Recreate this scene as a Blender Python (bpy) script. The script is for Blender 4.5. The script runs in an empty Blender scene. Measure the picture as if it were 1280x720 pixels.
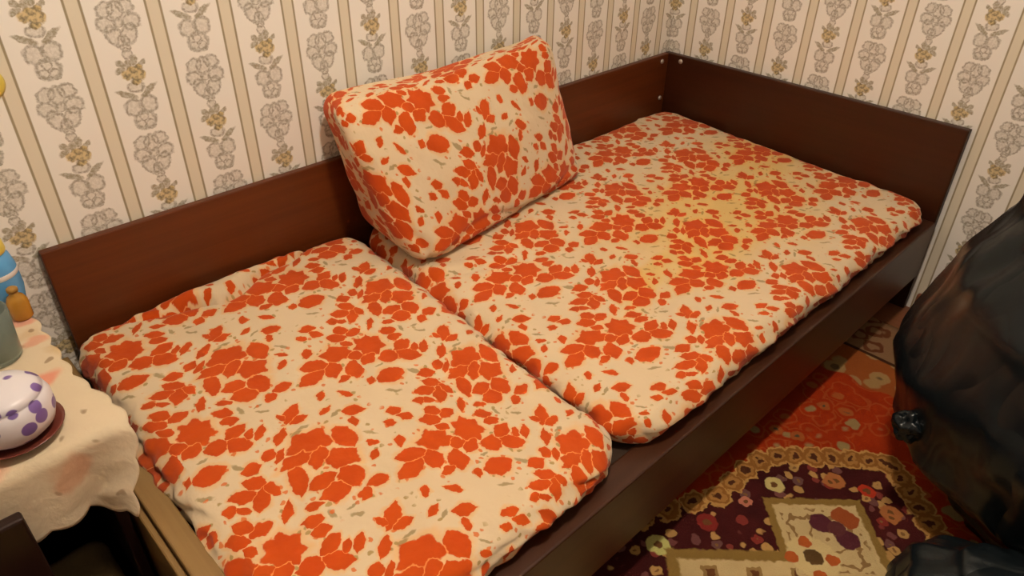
import bpy, bmesh, math, random
from mathutils import Vector, Matrix, noise

random.seed(7)
SC = bpy.context.scene
C = SC.collection

# ------------------------------------------------------------------ camera
F_PX = 914.2
YAW, PITCH, ROLL = 0.774086, 0.58622, 0.013045
CAM = Vector((-2.0812, -1.4017, 1.2294))
_cy, _sy, _cp, _sp = math.cos(YAW), math.sin(YAW), math.cos(PITCH), math.sin(PITCH)
_f = Vector((_sy * _cp, _cy * _cp, -_sp))
_r = Vector((_cy, -_sy, 0))
_u = _r.cross(_f)
_c, _s = math.cos(ROLL), math.sin(ROLL)
_r2, _u2 = _c * _r + _s * _u, -_s * _r + _c * _u
cam_data = bpy.data.cameras.new('camera')
cam_data.sensor_width = 36.0
cam_data.lens = F_PX * 36.0 / 1280.0
cam_data.clip_start = 0.02
cam = bpy.data.objects.new('camera', cam_data)
C.objects.link(cam)
m = Matrix.Identity(4)
for i in range(3):
    m[i][0], m[i][1], m[i][2], m[i][3] = _r2[i], _u2[i], -_f[i], CAM[i]
cam.matrix_world = m
SC.camera = cam

# ------------------------------------------------------------------ world, light, exposure
world = bpy.data.worlds.new('world')
SC.world = world
world.use_nodes = True
world.node_tree.nodes['Background'].inputs[0].default_value = (1.0, 0.82, 0.6, 1)
world.node_tree.nodes['Background'].inputs[1].default_value = 0.05
SC.view_settings.view_transform = 'Standard'
SC.view_settings.look = 'None'
SC.view_settings.gamma = 1.0
SC.view_settings.use_curve_mapping = False
SC.view_settings.exposure = 0.0
LAMP_POS = (-1.50, -1.00, 2.10)
LAMP_W = 60.0
LAMP_COL = (1.0, 0.89, 0.76)

# ------------------------------------------------------------------ node helpers
class NT:
    def __init__(self, name, rough=0.6, spec=0.3):
        self.m = bpy.data.materials.new(name)
        self.m.use_nodes = True
        self.t = self.m.node_tree
        self.b = self.t.nodes['Principled BSDF']
        self.b.inputs['Roughness'].default_value = rough
        self.b.inputs['Specular IOR Level'].default_value = spec

    def n(self, typ, **kw):
        o = self.t.nodes.new(typ)
        for k, v in kw.items():
            setattr(o, k, v)
        return o

    def put(self, sock, v):
        if v is None:
            return
        if isinstance(v, bpy.types.NodeSocket):
            self.t.links.new(v, sock)
        elif isinstance(v, (tuple, list)):
            sock.default_value = tuple(v) + ((1,) if sock.type == 'RGBA' and len(v) == 3 else ())
        else:
            sock.default_value = v

    def math(self, op, a, b=None, c=None, clamp=False):
        o = self.n('ShaderNodeMath', operation=op, use_clamp=clamp)
        for i, v in enumerate((a, b, c)):
            self.put(o.inputs[i], v)
        return o.outputs[0]

    def vec(self, op, a, b=None, c=None):
        o = self.n('ShaderNodeVectorMath', operation=op)
        self.put(o.inputs[0], a)
        self.put(o.inputs[1], b)
        if c is not None:
            self.put(o.inputs[2], c)
        return o.outputs['Value'] if op in ('LENGTH', 'DOT_PRODUCT', 'DISTANCE') else o.outputs['Vector']

    def scale(self, a, s):
        o = self.n('ShaderNodeVectorMath', operation='SCALE')
        self.put(o.inputs[0], a)
        self.put(o.inputs['Scale'], s)
        return o.outputs['Vector']

    def mix(self, fac, a, b):
        o = self.n('ShaderNodeMix', data_type='RGBA')
        self.put(o.inputs['Factor'], fac)
        self.put(o.inputs['A'], a)
        self.put(o.inputs['B'], b)
        return o.outputs['Result']

    def step(self, v, lo, hi, a=0.0, b=1.0):
        o = self.n('ShaderNodeMapRange', interpolation_type='SMOOTHSTEP')
        self.put(o.inputs['Value'], v)
        self.put(o.inputs['From Min'], lo)
        self.put(o.inputs['From Max'], hi)
        self.put(o.inputs['To Min'], a)
        self.put(o.inputs['To Max'], b)
        return o.outputs['Result']

    def noise(self, v, scale, detail=2.0, rough=0.5, col=False):
        o = self.n('ShaderNodeTexNoise')
        self.put(o.inputs['Vector'], v)
        self.put(o.inputs['Scale'], scale)
        self.put(o.inputs['Detail'], detail)
        self.put(o.inputs['Roughness'], rough)
        return o.outputs['Color'] if col else o.outputs['Fac']

    def voro(self, v, scale, rnd=1.0):
        o = self.n('ShaderNodeTexVoronoi')
        self.put(o.inputs['Vector'], v)
        self.put(o.inputs['Scale'], scale)
        self.put(o.inputs['Randomness'], rnd)
        return o.outputs['Distance'], o.outputs['Color']

    def ell(self, v, x, y, a, b, rot=0.0):
        """elliptical distance: 1 on the outline"""
        o = self.n('ShaderNodeMapping', vector_type='TEXTURE')
        self.put(o.inputs['Vector'], v)
        o.inputs['Location'].default_value = (x, y, 0)
        o.inputs['Rotation'].default_value = (0, 0, rot)
        o.inputs['Scale'].default_value = (a, b, 1)
        return self.vec('LENGTH', o.outputs[0])

    def lens(self, v, x, y, a, b, rot=0.0):
        """pointed-leaf distance: 1 on the outline"""
        o = self.n('ShaderNodeMapping', vector_type='TEXTURE')
        self.put(o.inputs['Vector'], v)
        o.inputs['Location'].default_value = (x, y, 0)
        o.inputs['Rotation'].default_value = (0, 0, rot)
        o.inputs['Scale'].default_value = (a, b, 1)
        q = self.sep(o.outputs[0])
        return self.math('MULTIPLY_ADD', q[0], q[0], self.math('ABSOLUTE', q[1]))

    def bloom(self, v, x, y, a, b, rot=0.0, n=7, depth=0.16):
        """ellipse with a toothed outline, like the edge of a full blossom"""
        o = self.n('ShaderNodeMapping', vector_type='TEXTURE')
        self.put(o.inputs['Vector'], v)
        o.inputs['Location'].default_value = (x, y, 0)
        o.inputs['Rotation'].default_value = (0, 0, rot)
        o.inputs['Scale'].default_value = (a, b, 1)
        q = self.sep(o.outputs[0])
        th = self.math('ARCTAN2', q[1], q[0])
        tooth = self.math('PINGPONG', self.math('MULTIPLY', th, n / math.pi), 1.0)
        return self.math('MULTIPLY', self.vec('LENGTH', o.outputs[0]), self.math('MULTIPLY_ADD', tooth, 2 * depth, 1 - depth))

    def jitter(self, v, scale, amt, detail=1.0):
        c = self.noise(v, scale, detail, 0.5, True)
        d = self.scale(self.vec('SUBTRACT', c, (0.5, 0.5, 0.5)), amt)
        return self.vec('MULTIPLY', self.vec('ADD', v, d), (1, 1, 0))

    def objco(self):
        return self.n('ShaderNodeTexCoord').outputs['Object']

    def uv(self):
        return self.n('ShaderNodeTexCoord').outputs['UV']

    def sep(self, v):
        o = self.n('ShaderNodeSeparateXYZ')
        self.put(o.inputs[0], v)
        return o.outputs

    def comb(self, x=0.0, y=0.0, z=0.0):
        o = self.n('ShaderNodeCombineXYZ')
        for i, v in enumerate((x, y, z)):
            self.put(o.inputs[i], v)
        return o.outputs[0]

    def bump(self, h, strength=0.3, dist=0.01):
        o = self.n('ShaderNodeBump')
        o.inputs['Strength'].default_value = strength
        o.inputs['Distance'].default_value = dist
        self.put(o.inputs['Height'], h)
        self.put(self.b.inputs['Normal'], o.outputs[0])

    def out(self, col, rough=None):
        self.put(self.b.inputs['Base Color'], col)
        if rough is not None:
            self.put(self.b.inputs['Roughness'], rough)
        return self.m


def plain(name, col, rough=0.5, spec=0.3, var=0.15, nscale=25.0, bump=0.0, metal=0.0):
    t = NT(name, rough, spec)
    o = t.objco()
    nz = t.noise(o, nscale, 3)
    d = tuple(c * (1 - var) for c in col)
    l = tuple(min(1, c * (1 + var)) for c in col)
    t.b.inputs['Metallic'].default_value = metal
    if bump:
        t.bump(t.noise(o, nscale * 4, 3), bump, 0.004)
    return t.out(t.mix(nz, d, l))


# ------------------------------------------------------------------ the flower print (a repeat of two bouquets)
TX, TY = 0.355, 0.287
ORANGE = [(0.0007, 0.0406, 0.0304, 0.0258, 3.11), (-0.03, 0.02, 0.0279, 0.0154, -3.1), (-0.0063, 0.0059, 0.0204, 0.0124, 0.85), (0.0498, 0.0201, 0.0216, 0.0149, 1.49), (0.0187, -0.0175, 0.0249, 0.0202, 2.69), (-0.0524, -0.0139, 0.0229, 0.0118, -1.97), (-0.0275, -0.0411, 0.017, 0.011, 3.11), (0.0096, -0.0606, 0.0181, 0.0157, 1.52), (-0.0227, -0.0705, 0.0182, 0.0145, 2.93), (0.0353, -0.0947, 0.0123, 0.009, 3.12), (0.0076, -0.1057, 0.0092, 0.0079, 0.68), (-0.0608, -0.0693, 0.0102, 0.0052, 2.69), (-0.0758, -0.0908, 0.0123, 0.0091, 2.58), (-0.0757, -0.1138, 0.0114, 0.0087, 2.82), (-0.0932, -0.0496, 0.0145, 0.0053, 0.86), (-0.0915, 0.0539, 0.012, 0.0102, 2.88), (-0.1008, 0.0277, 0.0146, 0.0088, 2.35), (-0.1255, 0.0172, 0.0162, 0.0097, 2.69), (-0.1093, -0.0054, 0.017, 0.01, 0.91), (-0.0879, 0.0005, 0.0115, 0.0068, 1.71), (-0.153, 0.0052, 0.0088, 0.0073, 2.76), (-0.1389, -0.0052, 0.0089, 0.0052, 2.35), (-0.1547, -0.0304, 0.0122, 0.0099, 2.23), (-0.1361, -0.0514, 0.0134, 0.0091, -3.05), (-0.1731, -0.0451, 0.0153, 0.0107, 2.5), (-0.131, -0.1033, 0.0273, 0.0258, 2.08), (-0.1533, -0.1337, 0.0147, 0.0109, -2.79), (-0.171, -0.1138, 0.0117, 0.0099, 2.8), (0.1565, -0.0848, 0.0282, 0.0204, 2.67), (-0.167, -0.0726, 0.0095, 0.0071, 2.3), (0.162, -0.1421, 0.0181, 0.016, 1.05), (0.1047, -0.085, 0.0199, 0.0122, 2.69), (0.1276, -0.1156, 0.0157, 0.0142, 1.31), (0.0865, -0.1089, 0.0206, 0.0123, -2.96), (-0.1181, 0.1328, 0.0164, 0.0134, 2.85), (-0.0791, -0.1423, 0.0155, 0.0105, -2.89), (-0.0862, 0.1154, 0.0185, 0.013, 2.4), (-0.0621, 0.1254, 0.0086, 0.0051, 0.78), (-0.0463, 0.1171, 0.0135, 0.0062, 0.77), (-0.1499, 0.0894, 0.0223, 0.0152, 3.01), (0.1682, 0.101, 0.0075, 0.0057, 0.88), (0.0141, 0.1222, 0.0184, 0.0099, 0.73), (0.0175, 0.1014, 0.0116, 0.0069, -3.12), (-0.0023, 0.1235, 0.0089, 0.005, 1.94), (-0.0259, 0.0847, 0.0157, 0.0068, 0.74), (-0.0586, 0.0609, 0.01, 0.0082, 0.63), (-0.047, 0.0468, 0.0126, 0.0049, 0.73), (0.1483, 0.015, 0.0111, 0.008, 2.87), (0.1538, -0.0092, 0.011, 0.0073, 2.3), (0.1246, -0.0031, 0.0075, 0.0057, 2.21), (0.1105, -0.0476, 0.0101, 0.0065, 1.02), (0.1315, 0.1385, 0.0102, 0.0059, -3.11),
          (0.098, 0.062, 0.0135, 0.010, 2.6), (0.082, 0.040, 0.009, 0.005, 1.2),
          (0.062, 0.092, 0.0095, 0.0045, 0.4), (0.112, 0.105, 0.011, 0.005, 2.2), (0.075, 0.128, 0.008, 0.0055, 1.0), (0.062, -0.045, 0.009, 0.005, 0.7), (0.075, -0.02, 0.008, 0.004, 2.4)]
OLIVE = [(-0.1072, 0.0727, 0.0117, 0.0049, 2.07), (-0.1712, 0.0543, 0.0142, 0.0038, 2.52), (-0.0483, -0.1026, 0.01, 0.0041, 1.61), (-0.02, -0.1292, 0.0107, 0.0031, 2.52), (-0.0711, -0.0987, 0.0093, 0.0033, 2.91), (-0.0033, 0.0742, 0.0101, 0.0037, -3.05), (0.0115, 0.0796, 0.0102, 0.0033, 3.09), (-0.0992, -0.0511, 0.0109, 0.0029, -1.65), (-0.0198, -0.1114, 0.0091, 0.0027, 3.12), (0.0997, -0.1098, 0.0076, 0.0027, 1.91), (-0.1486, 0.1241, 0.009, 0.0028, 3.09),
         (0.07, 0.075, 0.011, 0.003, 0.5), (0.085, 0.0, 0.011, 0.003, 2.2)]


def wrapped(lst):
    out = []
    for (x, y, a, b, r) in lst:
        for dx in (-TX, 0, TX):
            for dy in (-TY, 0, TY):
                if abs(x + dx) < TX / 2 + a * 0.8 and abs(y + dy) < TY / 2 + a * 0.8:
                    out.append((x + dx, y + dy, a, b, r))
    return out


def flower_print(name, yellow_patch=None):
    t = NT(name, 0.85, 0.12)
    uv = t.vec('MULTIPLY', t.uv(), (1, 1, 0))
    big = t.jitter(uv, 5.0, 0.022, 0.0)
    p = t.jitter(big, 75.0, 0.0120, 2.0)
    w = t.vec('WRAP', p, (TX / 2, TY / 2, 1), (-TX / 2, -TY / 2, -1))
    F1 = F2 = None
    w0 = w
    for i, (x, y, a, b, r) in enumerate(wrapped(ORANGE)):
        if i % 8 == 7:      # a vanishing dependence on the last result keeps the evaluation order (and the stack) short
            w = t.vec('MULTIPLY_ADD', F1, (1e-9, 1e-9, 0), w0)
        if a > 0.0245:
            d = t.bloom(w, x, y, a * 1.08, b * 1.08, r, 5 + i % 4)
        else:
            d = t.lens(w, x, y, a * 1.36 + 0.0015, b * 1.20 + 0.0012, r)
        if F1 is None:
            F1, F2 = d, t.math('ADD', d, 9.0)
        else:
            F2 = t.math('MINIMUM', F2, t.math('MAXIMUM', F1, d))
            F1 = t.math('MINIMUM', F1, d)
    inside = t.step(F1, 1.07, 0.95)
    gapw = t.math('SUBTRACT', F2, F1)
    gap = t.math('MULTIPLY', t.step(gapw, 0.15, 0.05), t.step(F1, 0.45, 0.75))
    O1 = None
    for e in wrapped(OLIVE):
        d = t.ell(w, *e)
        O1 = d if O1 is None else t.math('MINIMUM', O1, d)
    olive = t.math('MULTIPLY', t.step(O1, 1.25, 0.75), 0.75)
    halo = t.math('MULTIPLY', t.step(F1, 1.75, 1.0), 0.55)
    soft = t.noise(uv, 9.0, 2)
    cream = t.mix(soft, (0.63, 0.475, 0.30), (0.70, 0.56, 0.385))
    cream = t.mix(halo, cream, (0.74, 0.37, 0.12))
    base = t.mix(olive, cream, (0.26, 0.18, 0.07))
    red = t.mix(t.noise(uv, 22.0, 2), (0.46, 0.046, 0.003), (0.55, 0.080, 0.005))
    dv, cv = t.voro(p, 88.0)
    cs = t.n('ShaderNodeSeparateColor')
    t.put(cs.inputs[0], cv)
    bit = t.math('MULTIPLY', t.step(dv, 0.42, 0.28), t.math('GREATER_THAN', cs.outputs[0], 0.74))
    bit = t.math('MULTIPLY', bit, t.math('MULTIPLY', t.step(F1, 3.4, 2.2), 0.85))
    base = t.mix(bit, base, t.mix(t.math('GREATER_THAN', cs.outputs[1], 0.55), (0.62, 0.13, 0.018), (0.34, 0.22, 0.07)))
    col = t.mix(inside, base, red)
    col = t.mix(t.math('MULTIPLY', gap, t.math('MULTIPLY', inside, 0.75)), col, (0.80, 0.33, 0.10))
    if yellow_patch:  # yellow tint multiplied over the print inside soft ellipses
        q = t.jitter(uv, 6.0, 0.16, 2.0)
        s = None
        for e in yellow_patch:
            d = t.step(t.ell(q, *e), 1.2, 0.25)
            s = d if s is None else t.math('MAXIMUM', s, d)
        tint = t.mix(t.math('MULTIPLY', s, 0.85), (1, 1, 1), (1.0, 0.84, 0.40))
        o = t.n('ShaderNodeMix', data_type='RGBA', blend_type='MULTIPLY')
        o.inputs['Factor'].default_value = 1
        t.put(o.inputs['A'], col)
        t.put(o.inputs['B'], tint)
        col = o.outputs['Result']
    t.b.inputs['Sheen Weight'].default_value = 0.15
    t.bump(t.math('ADD', t.noise(uv, 30.0, 3), t.math('MULTIPLY', t.noise(uv, 900.0, 1), 0.08)), 0.35, 0.008)
    return t.out(col)


# ------------------------------------------------------------------ wallpaper
PER, REP = 0.12773, 0.238


def wallpaper(name, axis, origin, z0):
    """axis: 0 = runs along x, 1 = runs along y; origin: centre of one stripe pair"""
    t = NT(name, 0.8, 0.2)
    s = t.sep(t.objco())
    h = t.math('SUBTRACT', s[axis], origin)
    z = t.math('SUBTRACT', s[2], z0)
    col_i = t.math('FLOOR', t.math('DIVIDE', h, PER))
    hc = t.math('SUBTRACT', t.math('SUBTRACT', h, t.math('MULTIPLY', col_i, PER)), PER / 2)
    odd = t.math('ABSOLUTE', t.math('MODULO', col_i, 2.0))
    zz = t.math('WRAP', t.math('ADD', z, t.math('MULTIPLY', odd, REP / 2)), REP / 2, -REP / 2)
    raw = t.comb(hc, zz, 0.0)
    # all elements: (h, up, a, b, rot); 'up' measured from the rose
    gold = [(0.003, 0.001, 0.015, 0.012, 0), (-0.011, -0.001, 0.008, 0.009, 0), (0.014, -0.004, 0.009, 0.010, 0.3), (0.003, -0.014, 0.010, 0.008, 0), (0.012, 0.009, 0.008, 0.006, 0)]
    leaf = [(-0.015, 0.020, 0.010, 0.006, 2.4), (0.008, 0.023, 0.010, 0.006, 1.1), (-0.003, 0.016, 0.010, 0.006, 1.6), (0.018, 0.014, 0.010, 0.005, 0.6), (-0.019, 0.008, 0.009, 0.005, 0.2),
            (-0.019, -0.035, 0.019, 0.0055, -0.45), (0.019, -0.034, 0.019, 0.0055, 0.6)]
    pale = [(0.0, -0.024, 0.014, 0.009, 0), (-0.013, -0.060, 0.0145, 0.0145, 0), (0.014, -0.058, 0.0145, 0.0145, 0), (0.001, -0.086, 0.018, 0.016, 0),
            (-0.008, -0.093, 0.008, 0.008, 0), (0.009, -0.096, 0.008, 0.008, 0), (0.0, -0.080, 0.007, 0.007, 0),
            (-0.017, 0.112, 0.014, 0.011, 0.5), (0.017, 0.113, 0.014, 0.011, -0.5), (0.0, 0.108, 0.012, 0.015, 0), (-0.021, 0.087, 0.015, 0.012, -0.4), (0.021, 0.087, 0.015, 0.012, 0.4),
            (-0.012, 0.066, 0.012, 0.018, 0.5), (0.012, 0.066, 0.012, 0.018, -0.5), (0.0, 0.088, 0.008, 0.008, 0), (0.0, 0.052, 0.009, 0.014, 0), (0.0, 0.036, 0.008, 0.009, 0)]

    def rep(lst):
        o = []
        for e in lst:
            for k in (-REP, 0, REP):
                if abs(e[1] + k) < REP / 2 + e[2]:
                    o.append((e[0], e[1] + k) + tuple(e[2:]))
        return o
    jit = t.jitter(raw, 110.0, 0.0095, 2.0)
    mott = t.noise(t.objco(), 190.0, 3, 0.65)
    fill = line = None
    for e in rep(pale):
        d = t.ell(jit, *e)
        l = t.math('ABSOLUTE', t.math('SUBTRACT', d, 1.0))
        fill = d if fill is None else t.math('MINIMUM', fill, d)
        line = l if line is None else t.math('MINIMUM', line, l)
    lf = None
    for e in rep(leaf):
        d = t.ell(jit, *e)
        lf = d if lf is None else t.math('MINIMUM', lf, d)
    gd = None
    for e in rep(gold):
        d = t.ell(jit, *e)
        gd = d if gd is None else t.math('MINIMUM', gd, d)
    base = t.mix(t.noise(t.objco(), 3.0, 2), (0.84, 0.80, 0.735), (0.89, 0.855, 0.795))
    # the ruled stripe
    hs = t.math('ABSOLUTE', t.math('SUBTRACT', t.math('ABSOLUTE', hc), PER / 2))
    band = t.step(hs, 0.0140, 0.0125)
    lin = t.step(t.math('ABSOLUTE', t.math('SUBTRACT', hs, 0.0122)), 0.0030, 0.0010)
    c = t.mix(band, base, (0.73, 0.665, 0.53))
    c = t.mix(t.math('MULTIPLY', lin, 0.95), c, (0.30, 0.24, 0.14))
    # the garland
    mk = t.step(mott, 0.36, 0.62)
    c = t.mix(t.math('MULTIPLY', t.step(fill, 1.08, 0.85), t.math('MULTIPLY_ADD', mk, 0.36, 0.22)), c, (0.49, 0.45, 0.37))
    c = t.mix(t.math('MULTIPLY', t.step(line, 0.30, 0.05), t.math('MULTIPLY_ADD', mk, 0.42, 0.36)), c, (0.23, 0.19, 0.13))
    c = t.mix(t.math('MULTIPLY', t.step(lf, 1.2, 0.8), t.math('MULTIPLY_ADD', mk, 0.35, 0.55)), c, (0.28, 0.235, 0.145))
    gcol = t.mix(t.step(t.noise(raw, 130.0, 2), 0.35, 0.62), (0.17, 0.12, 0.045), (0.62, 0.48, 0.23))
    c = t.mix(t.math('MULTIPLY', t.step(gd, 1.15, 0.75), 0.9), c, gcol)
    t.bump(t.noise(t.objco(), 400.0, 2), 0.08, 0.002)
    return t.out(c)


# ------------------------------------------------------------------ wood
def wood(name, dark, light, axis=0, rough=0.38, spec=0.45):
    t = NT(name, rough, spec)
    sc = [60.0, 60.0, 60.0]
    sc[axis] = 2.2
    o = t.vec('MULTIPLY', t.objco(), tuple(sc))
    g = t.noise(o, 1.0, 5, 0.6)
    sc2 = [9.0, 9.0, 9.0]
    sc2[axis] = 0.8
    g2 = t.noise(t.vec('MULTIPLY', t.objco(), tuple(sc2)), 1.0, 2)
    f = t.math('ADD', t.math('MULTIPLY', g, 0.6), t.math('MULTIPLY', g2, 0.4))
    t.bump(g, 0.06, 0.002)
    return t.out(t.mix(t.step(f, 0.3, 0.7), dark, light))


M_board_x = wood('mahogany_laminate_long', (0.076, 0.0165, 0.0028), (0.120, 0.028, 0.005), 0)
M_board_shaded = wood('mahogany_laminate_shaded', (0.028, 0.0062, 0.0012), (0.043, 0.0095, 0.0018), 1)  # darker copy of the laminate: the headboard's dimmer light is painted in
M_rail = wood('dark_rail_wood', (0.036, 0.0105, 0.004), (0.056, 0.018, 0.007), 0, 0.36, 0.4)
M_edge = wood('board_edge_band', (0.030, 0.013, 0.005), (0.048, 0.022, 0.009), 0, 0.5, 0.25)
M_oak = wood('pale_rail_wood', (0.20, 0.11, 0.033), (0.27, 0.16, 0.055), 1, 0.5)
M_under = plain('dark_underside', (0.03, 0.015, 0.008), 0.8)
M_dark = wood('dark_cabinet_wood', (0.010, 0.0035, 0.0025), (0.021, 0.007, 0.0045), 2, 0.45, 0.3)
M_cavity = plain('cabinet_inside', (0.005, 0.003, 0.003), 0.9, 0.05)
M_bolt = plain('bolt_metal', (0.55, 0.48, 0.42), 0.35, 0.5, 0.1, 80, 0, 0.6)
M_base = wood('skirting_paint', (0.21, 0.065, 0.030), (0.30, 0.105, 0.050), 1, 0.35)
M_floor = wood('floor_paint', (0.15, 0.052, 0.022), (0.21, 0.075, 0.032), 1, 0.4)
M_ceiling = plain('ceiling_whitewash', (0.78, 0.74, 0.66), 0.9, 0.1, 0.03)
M_wall_back = wallpaper('striped_garland_wallpaper_long', 0, -0.3233, 0.700)
M_wall_right = wallpaper('striped_garland_wallpaper_end', 1, -0.0731, 0.700)
M_print_a = flower_print('orange_flower_print')
M_print_b = flower_print('orange_flower_print_yellow', yellow_patch=[(0.50, 0.06, 0.50, 0.26, 0.0), (0.86, 0.16, 0.24, 0.22, 0.4), (0.30, -0.04, 0.30, 0.16, 0.0), (0.10, -0.02, 0.22, 0.06, 0.3)])
M_print_c = flower_print('orange_flower_print_cushion', yellow_patch=[(0.42, 0.17, 0.06, 0.05, 0.0), (0.62, 0.10, 0.07, 0.08, 0.0)])


# ------------------------------------------------------------------ mesh helpers
def link(o, parent=None):
    C.objects.link(o)
    if parent is not None:
        o.parent = parent
    return o


def mesh_obj(name, bm, mats, parent=None, smooth=False):
    me = bpy.data.meshes.new(name)
    bm.normal_update()
    bm.to_mesh(me)
    bm.free()
    for mt in (mats if isinstance(mats, (list, tuple)) else [mats]):
        me.materials.append(mt)
    if smooth:
        for pl in me.polygons:
            pl.use_smooth = True
    return link(bpy.data.objects.new(name, me), parent)


def tag(o, label=None, cat=None, group=None, kind=None):
    if label:
        o['label'] = label
    if cat:
        o['category'] = cat
    if group:
        o['group'] = group
    if kind:
        o['kind'] = kind
    return o


def empty(name, loc=(0, 0, 0)):
    o = bpy.data.objects.new(name, None)
    o.empty_display_size = 0.05
    o.location = loc
    C.objects.link(o)
    return o


def add_box(bm, lo, hi, bevel=0.0, mat=0):
    vs = [bm.verts.new((x, y, z)) for x in (lo[0], hi[0]) for y in (lo[1], hi[1]) for z in (lo[2], hi[2])]
    fs = []
    for idx in ((0, 1, 3, 2), (4, 6, 7, 5), (0, 4, 5, 1), (2, 3, 7, 6), (0, 2, 6, 4), (1, 5, 7, 3)):
        f = bm.faces.new([vs[i] for i in idx])
        f.material_index = mat
        fs.append(f)
    if bevel:
        es = {e for f in fs for e in f.edges}
        bmesh.ops.bevel(bm, geom=list(es), offset=bevel, segments=2, profile=0.5, affect='EDGES')
    return bm


def box_obj(name, lo, hi, mat, parent=None, bevel=0.003):
    bm = bmesh.new()
    org = Vector(parent.location) if parent is not None else Vector((0, 0, 0))
    add_box(bm, Vector(lo) - org, Vector(hi) - org, bevel)
    return mesh_obj(name, bm, mat, parent)


def lathe(profile, seg=32, cap=True):
    """profile: (radius, z) bottom to top"""
    bm = bmesh.new()
    rings = []
    for r, z in profile:
        if r < 1e-5:
            rings.append([bm.verts.new((0, 0, z))])
        else:
            rings.append([bm.verts.new((r * math.cos(2 * math.pi * i / seg), r * math.sin(2 * math.pi * i / seg), z)) for i in range(seg)])
    for a, b in zip(rings, rings[1:]):
        for i in range(seg):
            j = (i + 1) % seg
            if len(a) == 1 and len(b) == 1:
                continue
            if len(a) == 1:
                bm.faces.new((a[0], b[j], b[i]))
            elif len(b) == 1:
                bm.faces.new((a[i], a[j], b[0]))
            else:
                bm.faces.new((a[i], a[j], b[j], b[i]))
    return bm


def N(v, s):
    return noise.noise(Vector(v) * s)


def soft_box(hx, hy, hz, r, step, deform, uvfun):
    """rounded box with evenly split faces; deform(p, q) maps the rounded point, uvfun(q, face) gives metres"""
    bm = bmesh.new()
    uvl = bm.loops.layers.uv.new('UVMap')
    cache = {}
    h = (hx, hy, hz)

    def vert(q):
        k = (round(q[0], 5), round(q[1], 5), round(q[2], 5))
        if k not in cache:
            inner = Vector([max(-(h[i] - r[i]), min(h[i] - r[i], q[i])) for i in range(3)])
            d = Vector([(q[i] - inner[i]) / r[i] for i in range(3)])
            # cube-to-sphere style blend keeps the spacing even
            x2, y2, z2 = d.x ** 2, d.y ** 2, d.z ** 2
            s = Vector((d.x * math.sqrt(max(0, 1 - y2 / 2 - z2 / 2 + y2 * z2 / 3)),
                        d.y * math.sqrt(max(0, 1 - z2 / 2 - x2 / 2 + z2 * x2 / 3)),
                        d.z * math.sqrt(max(0, 1 - x2 / 2 - y2 / 2 + x2 * y2 / 3))))
            p = Vector([inner[i] + s[i] * r[i] for i in range(3)])
            cache[k] = bm.verts.new(deform(p, Vector(q)))
        return cache[k]
    for ax in range(3):
        u, v = (ax + 1) % 3, (ax + 2) % 3
        nu, nv = max(4, int(2 * h[u] / step)), max(4, int(2 * h[v] / step))
        for sgn in (-1, 1):
            for i in range(nu):
                for j in range(nv):
                    qs = []
                    for (a, b) in ((i, j), (i + 1, j), (i + 1, j + 1), (i, j + 1)):
                        q = [0, 0, 0]
                        q[ax] = sgn * h[ax]
                        q[u] = -h[u] + 2 * h[u] * a / nu
                        q[v] = -h[v] + 2 * h[v] * b / nv
                        qs.append(q)
                    if sgn < 0:
                        qs.reverse()
                    try:
                        f = bm.faces.new([vert(q) for q in qs])
                    except ValueError:
                        continue
                    f.smooth = True
                    for lp, q in zip(f.loops, qs):
                        lp[uvl].uv = uvfun(q, ax, sgn)
    return bm


# ------------------------------------------------------------------ the room
XL, YF, ZC = -3.3, -3.0, 2.5
bm = add_box(bmesh.new(), (XL - 0.1, YF - 0.1, -0.1), (0.1, 0.1, 0.0))
tag(mesh_obj('floor', bm, M_floor), 'red-brown painted floor under the patterned rug', 'floor', kind='structure')
bm = add_box(bmesh.new(), (XL - 0.1, YF - 0.1, ZC), (0.1, 0.1, ZC + 0.1))
tag(mesh_obj('ceiling', bm, M_ceiling), 'plain whitewashed ceiling', 'ceiling', kind='structure')
bm = add_box(bmesh.new(), (XL - 0.1, 0.0, 0.0), (0.1, 0.1, ZC))
tag(mesh_obj('wall_back', bm, M_wall_back), 'striped flower-garland wallpaper behind the long side of the bed', 'wall', kind='structure')
bm = add_box(bmesh.new(), (0.0, YF - 0.1, 0.0), (0.1, 0.0, ZC))
tag(mesh_obj('wall_right', bm, M_wall_right), 'striped flower-garland wallpaper behind the headboard', 'wall', kind='structure')
bm = add_box(bmesh.new(), (XL - 0.1, YF - 0.1, 0.0), (XL, 0.0, ZC))
tag(mesh_obj('wall_left', bm, M_wall_right), 'striped wallpapered wall on the table side', 'wall', kind='structure')
bm = add_box(bmesh.new(), (XL, YF - 0.1, 0.0), (0.0, YF, ZC))
tag(mesh_obj('wall_front', bm, M_wall_back), 'striped wallpapered wall opposite the bed', 'wall', kind='structure')


def baseboard(name, lo, hi, label):
    bm = add_box(bmesh.new(), lo, hi, 0.006)
    tag(mesh_obj(name, bm, M_base), label, 'baseboard', kind='structure')


baseboard('baseboard_right', (-0.018, YF, 0.0), (0.0, -0.962, 0.06), 'red-brown painted baseboard along the wall past the headboard')

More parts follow.
